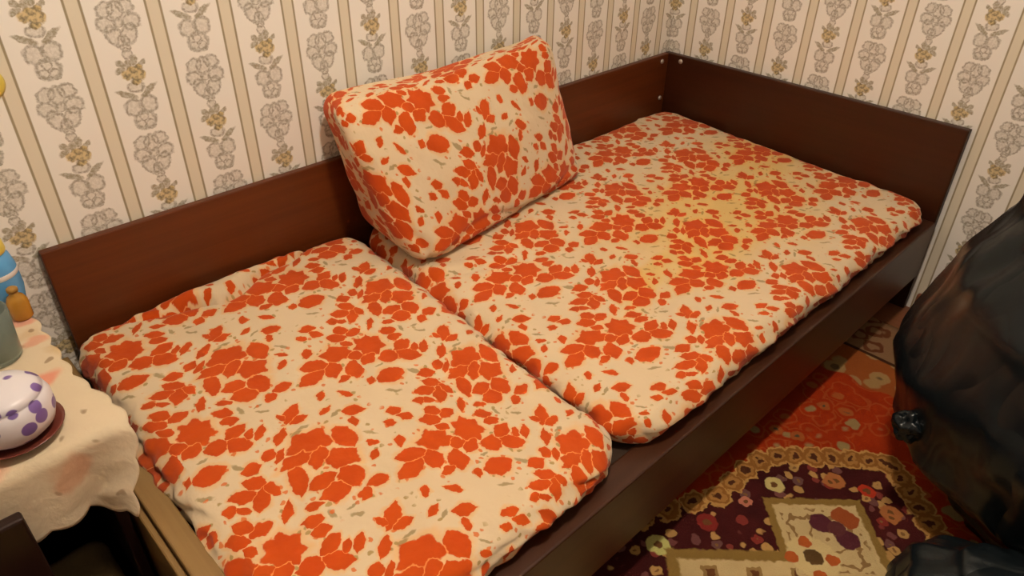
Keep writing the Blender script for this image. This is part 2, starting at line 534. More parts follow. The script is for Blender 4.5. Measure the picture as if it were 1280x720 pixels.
# ------------------------------------------------------------------ bed frame
ZT = 0.55
W = 0.94
bed = empty('bed', (-0.95, -0.47, 0))
tag(bed, 'low brown wooden bed frame standing in the wallpapered corner', 'bed')
back = box_obj('backboard', (-1.905, -0.018, 0.10), (-0.022, -0.001, ZT), M_board_x, bed, 0.0025)
head = box_obj('headboard', (-0.020, -W, 0.0), (-0.001, -0.001, ZT), M_board_shaded, bed, 0.0025)
tag(box_obj('edge_band', (-0.0215, -W - 0.0025, 0.002), (-0.0005, -W + 0.001, ZT - 0.001), M_edge, bed, 0.0008), 'lighter brown edge strip on the headboard')
rail = box_obj('side_rail', (-1.962, -0.946, 0.115), (-0.0215, -0.895, 0.288), M_rail, bed, 0.004)
plat = box_obj('platform', (-1.925, -0.894, 0.255), (-0.0215, -0.019, 0.280), M_under, bed, 0.002)
fr = box_obj('foot_rail', (-1.962, -0.894, 0.10), (-1.926, -0.0185, 0.330), M_oak, bed, 0.003)
box_obj('outer_lip', (-1.974, -0.894, 0.10), (-1.9625, -0.0185, 0.318), M_oak, bed, 0.003)
for (x, y) in ((-1.86, -0.72), (-0.09, -0.72), (-1.86, -0.08), (-0.09, -0.08)):
    box_obj('leg', (x - 0.025, y - 0.025, 0.0), (x + 0.025, y + 0.025, 0.254), M_under, bed, 0.003)
box_obj('plinth', (-1.90, -0.79, 0.012), (-0.03, -0.775, 0.254), M_under, bed, 0.002)
for (loc, rot) in (((-0.057, -0.0185, 0.529), (math.pi / 2, 0, 0)), ((-0.0205, -0.066, 0.532), (0, -math.pi / 2, 0)),
                   ((-0.045, -0.0185, 0.405), (math.pi / 2, 0, 0))):
    bm = lathe([(0, -0.001), (0.0075, -0.001), (0.0075, 0.002), (0.005, 0.0045), (0, 0.005)], 16)
    o = mesh_obj('bolt', bm, M_bolt, bed, True)
    o.location = Vector(loc) - bed.location
    o.rotation_euler = rot


# ------------------------------------------------------------------ mattress cushions
def plan_round(p, hx, hy, R):
    ax, ay = abs(p.x) - (hx - R), abs(p.y) - (hy - R)
    if ax > 0 and ay > 0:
        qx, qy = min(1, ax / R), min(1, ay / R)
        nx = qx * math.sqrt(1 - qy * qy / 2)
        ny = qy * math.sqrt(1 - qx * qx / 2)
        return Vector((math.copysign(hx - R + nx * R, p.x), math.copysign(hy - R + ny * R, p.y), p.z))
    return p


def gauss(x, s):
    return math.exp(-(x / s) ** 2)


def sstep(a, b, x):
    t = max(0.0, min(1.0, (x - a) / (b - a)))
    return t * t * (3 - 2 * t)


def mattress(name, x0, x1, y0, y1, zbot, ztop, A, uvs, mat, extra, step, skew=0.0):
    hx, hy, hz = (x1 - x0) / 2, (y1 - y0) / 2, (ztop - zbot) / 2
    c = Vector(((x0 + x1) / 2, (y0 + y1) / 2, (zbot + ztop) / 2))

    def deform(p, q):
        p = plan_round(p, hx, hy, 0.075)
        w = p + c
        f = (p.z + hz) / (2 * hz)                      # 0 bottom .. 1 top
        side = 1 - min(1.0, max(0.0, (hy - abs(p.y)) / 0.05))
        sidx = 1 - min(1.0, max(0.0, (hx - abs(p.x)) / 0.05))
        w = w.copy()
        # foam swell, slope up toward the wall, soft creases
        w.z += f * (0.026 * sstep(-0.75, 0.0, w.y) + 0.006 * N((w.x, w.y, 3.1), 3.2) + 0.0028 * N((w.x, w.y, 1.7), 13.0))
        edge = max(side, sidx)
        if edge > 0:
            k = N((w.x * 1.0 + w.z * 2.4, w.y + w.z * 0.8, w.z * 0.6), 17.0) * 0.013 + N((w.x + 2 * w.z, w.y - w.z, w.z), 40.0) * 0.007 - 0.008 * gauss(f - 0.62, 0.12)
            w.y += math.copysign(k * side, p.y) - side * 0.004
            w.x += math.copysign(k * sidx, p.x)
            w.z += edge * f * 0.004 * N((w.x, w.y, 9.0), 25.0)
        w.x += skew * (w.y - y1) * sidx * (1 if skew else 0)
        w.x += 0
        return extra(w, f) - c

    def uvf(q, ax, sg):
        x, y, z = q[0] + c.x, q[1] + c.y, q[2] + c.z
        if ax == 2:
            u, v = x, y
        elif ax == 1:
            u, v = x, (y0 - (ztop - z) if sg < 0 else y1 + (ztop - z))
        else:
            u, v = (x0 - (ztop - z) if sg < 0 else x1 + (ztop - z)), y
        return ((u - A[0]) * uvs, (v - A[1]) * uvs)
    bm = soft_box(hx, hy, hz, (0.034, 0.034, hz * 0.92), step, deform, uvf)
    o = mesh_obj(name, bm, mat, None, True)
    o.location = c
    return o


def fold(w, f):
    """the bunched-up fold of cover along the wall side, and the bevelled seam side"""
    w = w.copy()
    # crease running from the wall side toward the foot, with a raised flap of cover behind it
    x = w.x
    if x < -1.36:
        yl = -0.105 + (x + 1.65) * 0.28 + 0.008 * math.sin(x * 40)
        if x < -1.65:
            yl = -0.105 + (-1.65 - x) * 0.55
    else:
        yl = -0.024
    n = w.y - yl
    win = sstep(-1.80, -1.66, x) * (1 - sstep(-1.40, -1.33, x))
    w.z += f * win * (0.015 * sstep(0.0, 0.034, n) - 0.019 * gauss(n, 0.0075))
    # a second small tuck nearer the foot
    n2 = w.y - (-0.052 - (x + 1.80) * 0.30)
    win2 = sstep(-1.84, -1.79, x) * (1 - sstep(-1.70, -1.64, x))
    w.z += f * win2 * (0.007 * sstep(0.0, 0.02, n2) - 0.015 * gauss(n2, 0.007))
    # the joint with the next cushion is not quite square to the bed
    k = sstep(-1.60, -1.30, w.x)
    w.x += k * 0.055 * (w.y + 0.02) * 1.0
    return w


def seam_skew(w, f):
    w = w.copy()
    k = 1 - sstep(-1.30, -0.9, w.x)
    w.x += k * 0.055 * (w.y + 0.02)
    # crease lines running in from the joint
    w.z += f * 0.006 * gauss(w.y + 0.30 + 0.35 * (w.x + 1.25), 0.02) * (1 - sstep(-1.2, -0.9, w.x))
    w.z -= f * 0.006 * gauss(w.y + 0.33 + 0.35 * (w.x + 1.25), 0.010) * (1 - sstep(-1.2, -0.9, w.x))
    return w


mat_a = mattress('mattress_cushion', -1.918, -1.279, -0.912, -0.024, 0.2815, 0.348, (-1.364, -0.606), 1.0, M_print_a, fold, 0.005)
tag(mat_a, 'shorter orange-flowered mattress cushion at the foot end beside the table', 'mattress', 'flowered bed cushions')
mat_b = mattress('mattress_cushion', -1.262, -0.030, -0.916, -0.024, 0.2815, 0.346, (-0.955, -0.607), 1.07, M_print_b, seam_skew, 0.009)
tag(mat_b, 'longer orange-flowered mattress cushion against the headboard, with a yellow-tinted patch', 'mattress', 'flowered bed cushions')

# ------------------------------------------------------------------ back cushion leaning on the wall
CN = {(-1, -1, -1): (-1.275, -0.312, 0.361), (1, -1, -1): (-0.640, -0.222, 0.363), (-1, 1, -1): (-1.268, -0.030, 0.388), (1, 1, -1): (-0.600, -0.028, 0.385),
      (-1, -1, 1): (-1.352, -0.128, 0.708), (1, -1, 1): (-0.672, -0.090, 0.716), (-1, 1, 1): (-1.325, -0.024, 0.716), (1, 1, 1): (-0.640, -0.024, 0.714)}
pc = Vector((-0.95, -0.11, 0.345))


def pil_def(p, q):
    u, v, w = p.x / 0.33, p.y / 0.09, p.z / 0.18
    r = Vector((0, 0, 0))
    for k, co in CN.items():
        r += Vector(co) * ((1 + k[0] * u) / 2) * ((1 + k[1] * v) / 2) * ((1 + k[2] * w) / 2)
    fall = max(0.0, (1 - u * u)) * max(0.0, (1 - w * w))
    if v < 0:
        r.y -= 0.030 * fall * (-v)
    # sag of the top edge between its corners, wrinkles
    r.z -= 0.010 * max(0, w) * gauss(u + 0.15, 0.4)
    r.z += 0.012 * max(0, w) * gauss(u - 0.95, 0.18)
    k = 0.0060 * N((r.x, r.z, 2.0), 8.0) + 0.0030 * N((r.x + r.z, r.z, 5.0), 24.0)
    if v < 0.5:
        r.y -= k
    # vertical gathers at the lower left corner, pulled crease across the foot of the face
    r.y += 0.012 * gauss(u + 0.86 + 0.10 * (w + 1), 0.035) * (1 - sstep(-0.75, -0.1, w)) * (1 if v < 0 else 0)
    r.y += 0.008 * gauss(w + 0.82 + 0.1 * math.sin(u * 5), 0.05) * (1 if v < 0 else 0)
    r.x += 0.006 * N((r.y, r.z, 4.0), 16.0) * abs(u) ** 4
    r.y = min(r.y, -0.0205)
    return r - pc


def pil_uv(q, ax, sg):
    x, y, z = q[0] + 0.33, q[1], q[2] + 0.18
    if ax == 1:
        u, v = x, (z if sg < 0 else -z)
    elif ax == 2:
        u, v = x, (0.36 + (y + 0.09) if sg > 0 else -(y + 0.09))
    else:
        u, v = (-(y + 0.09) if sg < 0 else 0.66 + (y + 0.09)), z
    return ((u - 0.345) * 1.0, (v - 0.155) * 1.0)


bm = soft_box(0.33, 0.09, 0.18, (0.045, 0.045, 0.045), 0.0085, pil_def, pil_uv)
cush = mesh_obj('back_cushion', bm, M_print_c, None, True)
cush.location = pc
tag(cush, 'thick orange-flowered cushion leaning upright against the backboard', 'cushion')


# ------------------------------------------------------------------ rug
def rug_material():
    t = NT('oriental_rug', 0.95, 0.05)
    o = t.objco()
    s = t.sep(o)
    Y = t.math('ABSOLUTE', t.math('ADD', s[1], 1.172))
    X = t.math('SUBTRACT', t.math('ABSOLUTE', t.math('ADD', s[0], 1.45)), 1.45)
    raw = t.comb(X, Y, 0.0)
    p = t.jitter(raw, 70.0, 0.012, 1.0)
    ps = t.sep(p)
    X, Y = ps[0], ps[1]
    # red field with loose sprigs
    dv, cv = t.voro(t.jitter(o, 40, 0.02), 19.0)
    red = t.mix(t.noise(o, 30.0, 2), (0.25, 0.018, 0.004), (0.37, 0.038, 0.007))
    cs = t.n('ShaderNodeSeparateColor')
    t.put(cs.inputs[0], cv)
    spr = t.math('MULTIPLY', t.step(dv, 0.36, 0.26), t.math('GREATER_THAN', cs.outputs[0], 0.45))
    sprc = t.mix(t.math('GREATER_THAN', cs.outputs[1], 0.5), (0.33, 0.085, 0.02), (0.28, 0.19, 0.075))
    col = t.mix(spr, red, sprc)
    col = t.mix(t.math('MULTIPLY', t.step(dv, 0.15, 0.09), t.math('GREATER_THAN', cs.outputs[0], 0.6)), col, (0.08, 0.06, 0.03))
    ring = t.step(t.math('ABSOLUTE', t.math('SUBTRACT', dv, 0.52)), 0.06, 0.02)
    col = t.mix(t.math('MULTIPLY', ring, 0.22), col, (0.45, 0.16, 0.04))
    # maroon medallion
    tip = t.math('ADD', X, t.math('MULTIPLY', Y, 0.86))
    flat = t.math('ADD', Y, t.math('MULTIPLY', t.math('MINIMUM', t.math('ADD', X, 1.04), 0.0), 0.55))
    ins = t.math('MULTIPLY', t.math('LESS_THAN', tip, -0.665), t.math('LESS_THAN', flat, 0.215))
    dv2, cv2 = t.voro(t.jitter(o, 60, 0.016), 34.0)
    cs2 = t.n('ShaderNodeSeparateColor')
    t.put(cs2.inputs[0], cv2)
    mar = t.mix(t.noise(o, 14.0, 2), (0.028, 0.007, 0.007), (0.075, 0.011, 0.010))
    petal = t.mix(t.math('GREATER_THAN', cs2.outputs[1], 0.62), t.mix(cs2.outputs[2], (0.22, 0.028, 0.020), (0.13, 0.06, 0.055)), (0.42, 0.24, 0.08))
    fl = t.math('MULTIPLY', t.step(dv2, 0.44, 0.36), t.math('GREATER_THAN', cs2.outputs[0], 0.30))
    mar = t.mix(fl, mar, petal)
    mar = t.mix(t.math('MULTIPLY', t.step(dv2, 0.16, 0.10), fl), mar, (0.20, 0.10, 0.035))
    col = t.mix(ins, col, mar)
    # single blossoms seen in the photograph
    for (x, y, r, c) in ((-0.914, 0.146, 0.021, (0.55, 0.44, 0.17)), (-1.221, 0.226, 0.024, (0.50, 0.47, 0.16)), (-0.808, 0.061, 0.022, (0.36, 0.13, 0.04)),
                         (-0.785, 0.003, 0.016, (0.42, 0.035, 0.015)), (-0.819, 0.067, 0.014, (0.36, 0.13, 0.04)), (-1.00, 0.165, 0.015, (0.45, 0.16, 0.10)), (-1.104, 0.190, 0.022, (0.20, 0.022, 0.018))):
        d = t.ell(p, x, y, r, r)
        col = t.mix(t.step(d, 1.05, 0.9), col, c)
        col = t.mix(t.step(d, 0.42, 0.3), col, (0.14, 0.06, 0.02))
    # chain of golden blossoms along the medallion's outline
    B = None
    pb = t.jitter(raw, 55.0, 0.030, 2.0)
    for (x, y) in ((-1.24, 0.315), (-1.19, 0.290), (-1.135, 0.265), (-1.08, 0.24), (-1.028, 0.215), (-0.975, 0.213), (-0.923, 0.211), (-0.875, 0.203), (-0.833, 0.184), (-0.803, 0.156), (-0.775, 0.126), (-0.748, 0.097), (-0.720, 0.067), (-0.695, 0.037), (-0.674, 0.006), (-1.35, 0.37)):
        d = t.ell(pb, x, y, 0.033, 0.027, 0.3)
        B = d if B is None else t.math('MINIMUM', B, d)
    bl = t.step(B, 1.04, 0.94)
    blc = t.mix(t.step(B, 0.86, 0.76), (0.46, 0.25, 0.075), (0.25, 0.105, 0.024))
    blc = t.mix(t.step(B, 0.58, 0.50), blc, (0.36, 0.17, 0.045))
    blc = t.mix(t.step(B, 0.32, 0.24), blc, (0.08, 0.025, 0.012))
    col = t.mix(bl, col, blc)
    # cream inner medallion: stepped diamonds with an olive outline

    def diamond(cx, r):
        return t.math('DIVIDE', t.math('ADD', t.math('ABSOLUTE', t.math('SUBTRACT', X, cx)), Y), r)
    D = t.math('MINIMUM', diamond(-0.965, 0.140), diamond(-1.22, 0.205))
    D = t.math('MINIMUM', D, diamond(-1.45, 0.26))
    col = t.mix(t.step(D, 1.06, 1.02), col, (0.23, 0.14, 0.035))
    cream = t.mix(t.noise(o, 25.0, 2), (0.46, 0.33, 0.15), (0.60, 0.46, 0.24))
    col = t.mix(t.step(D, 0.90, 0.86), col, cream)
    wv = t.vec('WRAP', p, (0.030, 0.030, 1), (-0.030, -0.030, -1))
    dd = t.vec('DOT_PRODUCT', t.vec('ABSOLUTE', wv), (1 / 0.030, 1 / 0.030, 0))
    inn = t.step(D, 0.84, 0.80)
    col = t.mix(t.math('MULTIPLY', t.step(dd, 0.74, 0.66), inn), col, (0.27, 0.165, 0.06))
    col = t.mix(t.math('MULTIPLY', t.step(dd, 0.40, 0.32), inn), col, (0.13, 0.05, 0.018))
    tipd = diamond(-0.965, 0.140)
    col = t.mix(t.step(tipd, 0.86, 0.82), col, cream)
    sw = t.math('SINE', t.math('MULTIPLY_ADD', tipd, 22.0, t.math('MULTIPLY', t.noise(p, 30.0, 2), 16.0)))
    col = t.mix(t.math('MULTIPLY', t.step(sw, 0.35, 0.65), t.step(tipd, 0.80, 0.76)), col, (0.25, 0.145, 0.055))
    for (x, y, r, c) in ((-0.887, 0.008, 0.022, (0.30, 0.07, 0.02)), (-0.935, 0.028, 0.024, (0.085, 0.020, 0.028)), (-0.925, 0.0, 0.018, (0.10, 0.028, 0.03)), (-1.023, 0.007, 0.046, (0.60, 0.46, 0.22)),
                         (-1.053, 0.03, 0.013, (0.40, 0.09, 0.02)), (-1.003, 0.03, 0.013, (0.40, 0.09, 0.02)), (-1.023, 0.0, 0.018, (0.10, 0.055, 0.02))):
        col = t.mix(t.step(t.ell(p, x, y, r, r), 1.05, 0.92), col, c)
    # end border, dark line, outer scroll band
    xo = s[0]
    bx = t.math('SUBTRACT', t.math('ABSOLUTE', t.math('ADD', xo, 1.45)), 1.45)
    wob = t.math('ADD', bx, t.math('MULTIPLY', t.math('SINE', t.math('MULTIPLY', s[1], 60.0)), 0.010))
    b1 = t.step(wob, -0.455, -0.447)
    dv3, cv3 = t.voro(t.jitter(o, 50, 0.012), 15.0, 0.6)
    bcol = t.mix(t.step(dv3, 0.48, 0.40), (0.28, 0.075, 0.017), (0.33, 0.20, 0.075))
    bcol = t.mix(t.step(dv3, 0.26, 0.20), bcol, (0.13, 0.08, 0.035))
    bcol = t.mix(t.step(dv3, 0.12, 0.08), bcol, (0.40, 0.28, 0.13))
    col = t.mix(b1, col, bcol)
    dv4, cv4 = t.voro(t.jitter(o, 36, 0.03), 17.0)
    oc = t.mix(t.step(t.math('ABSOLUTE', t.math('SUBTRACT', dv4, 0.38)), 0.12, 0.05), (0.23, 0.125, 0.06), (0.12, 0.037, 0.015))
    col = t.mix(t.step(bx, -0.322, -0.318), col, oc)
    col = t.mix(t.step(t.math('ABSOLUTE', t.math('ADD', bx, 0.318)), 0.008, 0.004), col, (0.05, 0.02, 0.010))
    t.bump(t.math('ADD', t.noise(o, 350.0, 3), t.noise(o, 60.0, 2)), 0.5, 0.006)
    return t.out(col)


bm = bmesh.new()
nx, ny = 110, 56
rx0, rx1, ry0, ry1 = -2.78, -0.135, -1.80, -0.815
grid = []
for i in range(nx + 1):
    row = []
    for j in range(ny + 1):
        x, y = rx0 + (rx1 - rx0) * i / nx, ry0 + (ry1 - ry0) * j / ny
        z = 0.008 + 0.0016 * N((x, y, 0.3), 5.0) + 0.0008 * N((x, y, 8.0), 23.0)
        if i in (0, nx) or j in (0, ny):
            z = 0.004
        row.append(bm.verts.new((x, y, z)))
    grid.append(row)
for i in range(nx):
    for j in range(ny):
        bm.faces.new((grid[i][j], grid[i + 1][j], grid[i + 1][j + 1], grid[i][j + 1]))
border = [grid[i][0] for i in range(nx + 1)] + [grid[nx][j] for j in range(1, ny + 1)] + [grid[i][ny] for i in range(nx - 1, -1, -1)] + [grid[0][j] for j in range(ny - 1, 0, -1)]
low = [bm.verts.new((v.co.x, v.co.y, 0.0003)) for v in border]
for i in range(len(border)):
    k = (i + 1) % len(border)
    bm.faces.new((border[k], border[i], low[i], low[k]))
bm.faces.new(list(reversed(low)))
rug = mesh_obj('rug', bm, rug_material(), None, True)
tag(rug, 'red and maroon oriental rug with golden blossoms beside the bed', 'rug')


# ------------------------------------------------------------------ black plastic bags
def bag_material():
    t = NT('black_polythene', 0.28, 0.28)
    o = t.objco()
    st = t.vec('MULTIPLY', o, (1.0, 1.0, 0.45))
    n1 = t.noise(st, 5.0, 2, 0.45)
    rdg = t.math('ABSOLUTE', t.math('SUBTRACT', n1, 0.5))
    n2 = t.noise(st, 13.0, 1, 0.4)
    rdg2 = t.math('ABSOLUTE', t.math('SUBTRACT', n2, 0.5))
    t.bump(t.math('ADD', rdg, t.math('MULTIPLY', rdg2, 0.30)), 0.45, 0.10)
    return t.out(t.mix(t.noise(o, 5.0, 2), (0.003, 0.0048, 0.006), (0.008, 0.0118, 0.014)), 0.27)  # bluish base colour stands in for a cool sheen on the plastic


M_bag = bag_material()


def bag(name, center, profile, seg, rings, squash, seed, amp, label, knot=None):
    """profile: list of (z, radius); a gathered, crumpled polythene sack"""
    bm = bmesh.new()
    zs = [p[0] for p in profile]

    def rad(z):
        for (za, ra), (zb, rb) in zip(profile, profile[1:]):
            if za <= z <= zb:
                k = (z - za) / (zb - za)
                k = k * k * (3 - 2 * k) if ra > 0 and rb > 0 else math.sqrt(k) if ra == 0 else 1 - (1 - k) ** 2 if rb > 0 else k
                return ra + (rb - ra) * k
        return 0
    ringv = []
    for i in range(rings + 1):
        z = zs[0] + (zs[-1] - zs[0]) * i / rings
        row = []
        for j in range(seg):
            a = 2 * math.pi * j / seg
            r = rad(z)
            d = Vector((math.cos(a), math.sin(a), z * 1.6 + seed))
            rg = 1 - abs(noise.noise(d * 2.1)) * 2.0
            rg2 = 1 - abs(noise.noise(d * 5.3 + Vector((3, 1, seed)))) * 2.0
            k = amp * (0.55 * noise.noise(d * 1.3) + 0.30 * rg + 0.16 * rg2 - 0.2)
            r2 = max(0.004, r * (1 + k))
            zz = z + 0.4 * amp * r * noise.noise(d * 2.7 + Vector((9, 0, 0)))
            row.append(bm.verts.new((r2 * math.cos(a) * squash[0], r2 * math.sin(a) * squash[1], max(0.0, zz))))
        ringv.append(row)
    for a, b in zip(ringv, ringv[1:]):
        for j in range(seg):
            bm.faces.new((a[j], a[(j + 1) % seg], b[(j + 1) % seg], b[j]))
    bm.faces.new(list(reversed(ringv[0])))
    bm.faces.new(ringv[-1])
    o = mesh_obj(name, bm, M_bag, None, True)
    o.location = center
    tag(o, label, 'bag', 'black plastic bags on the rug')
    return o


bag_a = bag('rubbish_bag', (-0.615, -1.497, 0.0105), [(0.0, 0.19), (0.07, 0.24), (0.20, 0.355), (0.34, 0.392), (0.50, 0.362), (0.66, 0.300), (0.78, 0.19), (0.85, 0.06), (0.90, 0.045), (0.95, 0.09)], 120, 100, (0.92, 1.0), 1.3, 0.13,
            'tall glossy black plastic bag bulging over the edge of the rug')
def tuft(p, q):
    k = 1 + 0.35 * N((p.x, p.y, p.z), 55.0) + 0.2 * N((p.x, p.z, p.y), 110.0)
    return p * k


bm = soft_box(0.024, 0.026, 0.032, (0.022, 0.024, 0.030), 0.0045, tuft, lambda q, a, sg: (q[0], q[1]))
kb = mesh_obj('tied_corner', bm, M_bag, None, True)
kb.parent = bag_a
kb.location = Vector((-0.840, -1.205, 0.262)) - Vector(bag_a.location)
bag_b = bag('rubbish_bag', (-0.99, -1.505, 0.0105), [(0.0, 0.18), (0.05, 0.210), (0.12, 0.195), (0.18, 0.13), (0.215, 0.05), (0.225, 0.01)], 80, 40, (0.60, 1.05), 5.1, 0.16,
            'low slumped black plastic bag lying in front of the tall one')


# ------------------------------------------------------------------ bedside cabinet and its cloth
cab = empty('bedside_cabinet', (-2.19, -0.235, 0))
tag(cab, 'dark wooden bedside cabinet with an open front under the cloth', 'cabinet')
TZ = 0.492
box_obj('top', (-2.40, -0.470, TZ - 0.018), (-1.980, -0.02, TZ), M_dark, cab)
box_obj('side_panel', (-1.998, -0.460, 0.0), (-1.981, -0.022, TZ - 0.0185), M_dark, cab)
box_obj('side_panel', (-2.40, -0.460, 0.0), (-2.383, -0.022, TZ - 0.0185), M_dark, cab)
box_obj('back_panel', (-2.382, -0.030, 0.0), (-1.999, -0.022, TZ - 0.0185), M_cavity, cab)
box_obj('bottom_panel', (-2.382, -0.459, 0.04), (-1.999, -0.031, 0.058), M_cavity, cab)
dr = box_obj('door', (-2.43, -0.545, 0.03), (-2.097, -0.525, 0.472), M_dark, cab, 0.004)
bm = lathe([(0, 0), (0.006, 0), (0.006, 0.012), (0.013, 0.016), (0.013, 0.024), (0.008, 0.029), (0, 0.030)], 20)
kn = mesh_obj('knob', bm, M_bolt, dr, True)
kn.location = Vector((-2.125, -0.5455, 0.27)) - cab.location
kn.rotation_euler = (math.pi / 2, 0, 0)


def cloth_material():
    t = NT('printed_tablecloth', 0.85, 0.1)
    o = t.uv()
    p = t.jitter(o, 40.0, 0.02, 1.5)
    base = t.mix(t.noise(o, 8.0, 2), (0.60, 0.475, 0.315), (0.70, 0.58, 0.42))
    d, c = t.voro(p, 13.0)
    cs = t.n('ShaderNodeSeparateColor')
    t.put(cs.inputs[0], c)
    fl = t.math('MULTIPLY', t.step(d, 0.46, 0.26), t.math('GREATER_THAN', cs.outputs[0], 0.30))
    fc = t.mix(cs.outputs[1], (0.62, 0.27, 0.17), (0.50, 0.36, 0.18))
    col = t.mix(t.math('MULTIPLY', fl, 0.65), base, fc)
    d2, c2 = t.voro(p, 42.0)
    cs2 = t.n('ShaderNodeSeparateColor')
    t.put(cs2.inputs[0], c2)
    sm = t.math('MULTIPLY', t.step(d2, 0.34, 0.2), t.math('GREATER_THAN', cs2.outputs[0], 0.70))
    col = t.mix(t.math('MULTIPLY', sm, 0.7), col, (0.22, 0.13, 0.07))
    # one larger pink rose near the corner
    for (x, y, a, b, r, cc) in ((-1.985, -0.315, 0.034, 0.018, 0.4, (0.68, 0.20, 0.13)), (-1.958, -0.13, 0.020, 0.016, 0, (0.66, 0.26, 0.18)), (-1.962, -0.20, 0.022, 0.013, 0.5, (0.66, 0.30, 0.2))):
        col = t.mix(t.math('MULTIPLY', t.step(t.ell(p, x, y, a, b, r), 1.2, 0.6), 0.75), col, cc)
    t.bump(t.noise(o, 60.0, 3), 0.3, 0.006)
    return t.out(col)


bm = bmesh.new()
uvl = bm.loops.layers.uv.new('UVMap')
top_len, hang = 0.457, 0.120
cols, rows = 110, 110
g = []
for i in range(cols + 1):
    fx = i / cols
    row = []
    for j in range(rows + 1):
        fy = j / rows
        L = top_len + hang * (0.90 + 0.10 * abs(math.sin(fx * 26.0)) + 0.05 * math.sin(fx * 9.0)) * (0.98 + 0.22 * sstep(0.86, 1.0, fx))
        s = fy * L
        xr = -1.966 + 0.007 * abs(math.sin(s * 62.0)) + 0.024 * sstep(0.29, 0.43, s) - 0.016 * sstep(0.49, 0.58, s)
        x = -2.41 + (xr + 2.41) * fx
        if s < top_len - 0.012:
            y, z = -0.026 - s, TZ + 0.004
        else:
            a = min(1.0, (s - (top_len - 0.012)) / 0.024) * math.pi / 2
            y = -0.026 - (top_len - 0.012) - 0.015 * math.sin(a)
            z = TZ + 0.004 - 0.015 * (1 - math.cos(a)) - max(0.0, s - top_len - 0.012)
            dn = max(0.0, s - top_len)
            y -= 0.003 + dn * 0.10 * (0.6 + math.sin(fx * 20.0)) * (0.5 + sstep(0.7, 1.0, fx))
            x += dn * (0.015 - 0.17 * sstep(0.8, 1.0, fx))
        z += 0.0016 * abs(N((x, y, z), 14.0)) + 0.0018
        over = max(0.0, x + 1.978)
        z -= over * over * 4.5
        row.append(bm.verts.new((x, max(y, -0.519), z)))
        row[-1].index = 0
    g.append(row)
for i in range(cols):
    for j in range(rows):
        f = bm.faces.new((g[i][j], g[i][j + 1], g[i + 1][j + 1], g[i + 1][j]))
        f.smooth = True
        for lp, (a, b) in zip(f.loops, ((i, j), (i, j + 1), (i + 1, j + 1), (i + 1, j))):
            lp[uvl].uv = (-2.41 + 0.47 * a / cols, -0.026 - (top_len + hang) * b / rows)
cloth = mesh_obj('tablecloth', bm, cloth_material(), None, True)
sol = cloth.modifiers.new('thickness', 'SOLIDIFY')
sol.thickness = 0.0012
sol.offset = 1.0
tag(cloth, 'cream tablecloth with pink flowers and a scalloped edge on the bedside cabinet', 'tablecloth')
CZ = TZ + 0.0085


# ------------------------------------------------------------------ things on the cabinet
def at(o, x, y, z):
    o.location = (x, y, z)
    return o


M_blue = plain('blue_plastic', (0.10, 0.34, 0.66), 0.2, 0.6, 0.25, 14)
M_yellow = plain('yellow_plastic', (0.72, 0.56, 0.10), 0.35, 0.4, 0.12, 20)
M_white = plain('white_glaze', (0.72, 0.68, 0.64), 0.25, 0.5, 0.06)
M_amber = plain('amber_glass', (0.42, 0.20, 0.022), 0.2, 0.5, 0.2, 30)
M_red = plain('dark_red_glaze', (0.13, 0.028, 0.018), 0.3, 0.5, 0.2)
M_beige = plain('beige_cotton', (0.42, 0.30, 0.15), 0.9, 0.1, 0.2, 20, 0.3)

jar = empty('blue_jar', (-1.985, -0.064, CZ))
tag(jar, 'round blue plastic jar with a yellow lid standing by the wallpaper', 'jar')
mesh_obj('body', lathe([(0, 0), (0.026, 0), (0.031, 0.005), (0.036, 0.035), (0.036, 0.075), (0.032, 0.095), (0.026, 0.102), (0, 0.102)], 40), M_blue, jar, True)
o = mesh_obj('lid', lathe([(0, 0.1025), (0.030, 0.1025), (0.031, 0.106), (0.030, 0.120), (0.025, 0.125), (0.010, 0.127), (0, 0.127)], 40), M_yellow, jar, True)
o = mesh_obj('label_band', lathe([(0.0362, 0.062), (0.0369, 0.063), (0.0369, 0.070), (0.0362, 0.071)], 40), M_white, jar, True)
tag(o, label='pale band round the blue jar')

bot = empty('amber_bottle', (-1.9745, -0.120, CZ - 0.001))
tag(bot, 'small amber bottle between the blue jar and the bed', 'bottle')
mesh_obj('body', lathe([(0, 0), (0.013, 0), (0.016, 0.004), (0.016, 0.034), (0.012, 0.043), (0.007, 0.047), (0.007, 0.052), (0, 0.052)], 28), M_amber, bot, True)
o = mesh_obj('cap', lathe([(0, 0.0525), (0.0085, 0.0525), (0.0085, 0.058), (0.006, 0.060), (0, 0.060)], 24), plain('ochre_cap', (0.36, 0.19, 0.04), 0.5), bot, True)


def glass_material():
    t = NT('greenish_glass', 0.12, 0.5)
    t.b.inputs['Transmission Weight'].default_value = 0.75
    t.b.inputs['IOR'].default_value = 1.35
    return t.out(t.mix(t.noise(t.objco(), 30.0, 2), (0.42, 0.52, 0.44), (0.60, 0.68, 0.60)))


gl = empty('glass_tumbler', (-2.034, -0.215, CZ))
tag(gl, 'greenish glass tumbler between the blue jar and the dotted pot', 'glass')
mesh_obj('body', lathe([(0, 0), (0.030, 0), (0.033, 0.004), (0.037, 0.085), (0.0345, 0.085), (0.0305, 0.008), (0, 0.007)], 36), glass_material(), gl, True)


def dots_material():
    t = NT('purple_dotted_glaze', 0.35, 0.45)
    o = t.objco()
    d, c = t.voro(o, 34.0, 0.55)
    base = t.mix(t.noise(o, 12.0, 2), (0.66, 0.61, 0.66), (0.76, 0.71, 0.72))
    return t.out(t.mix(t.step(d, 0.36, 0.31), base, (0.16, 0.09, 0.30)))


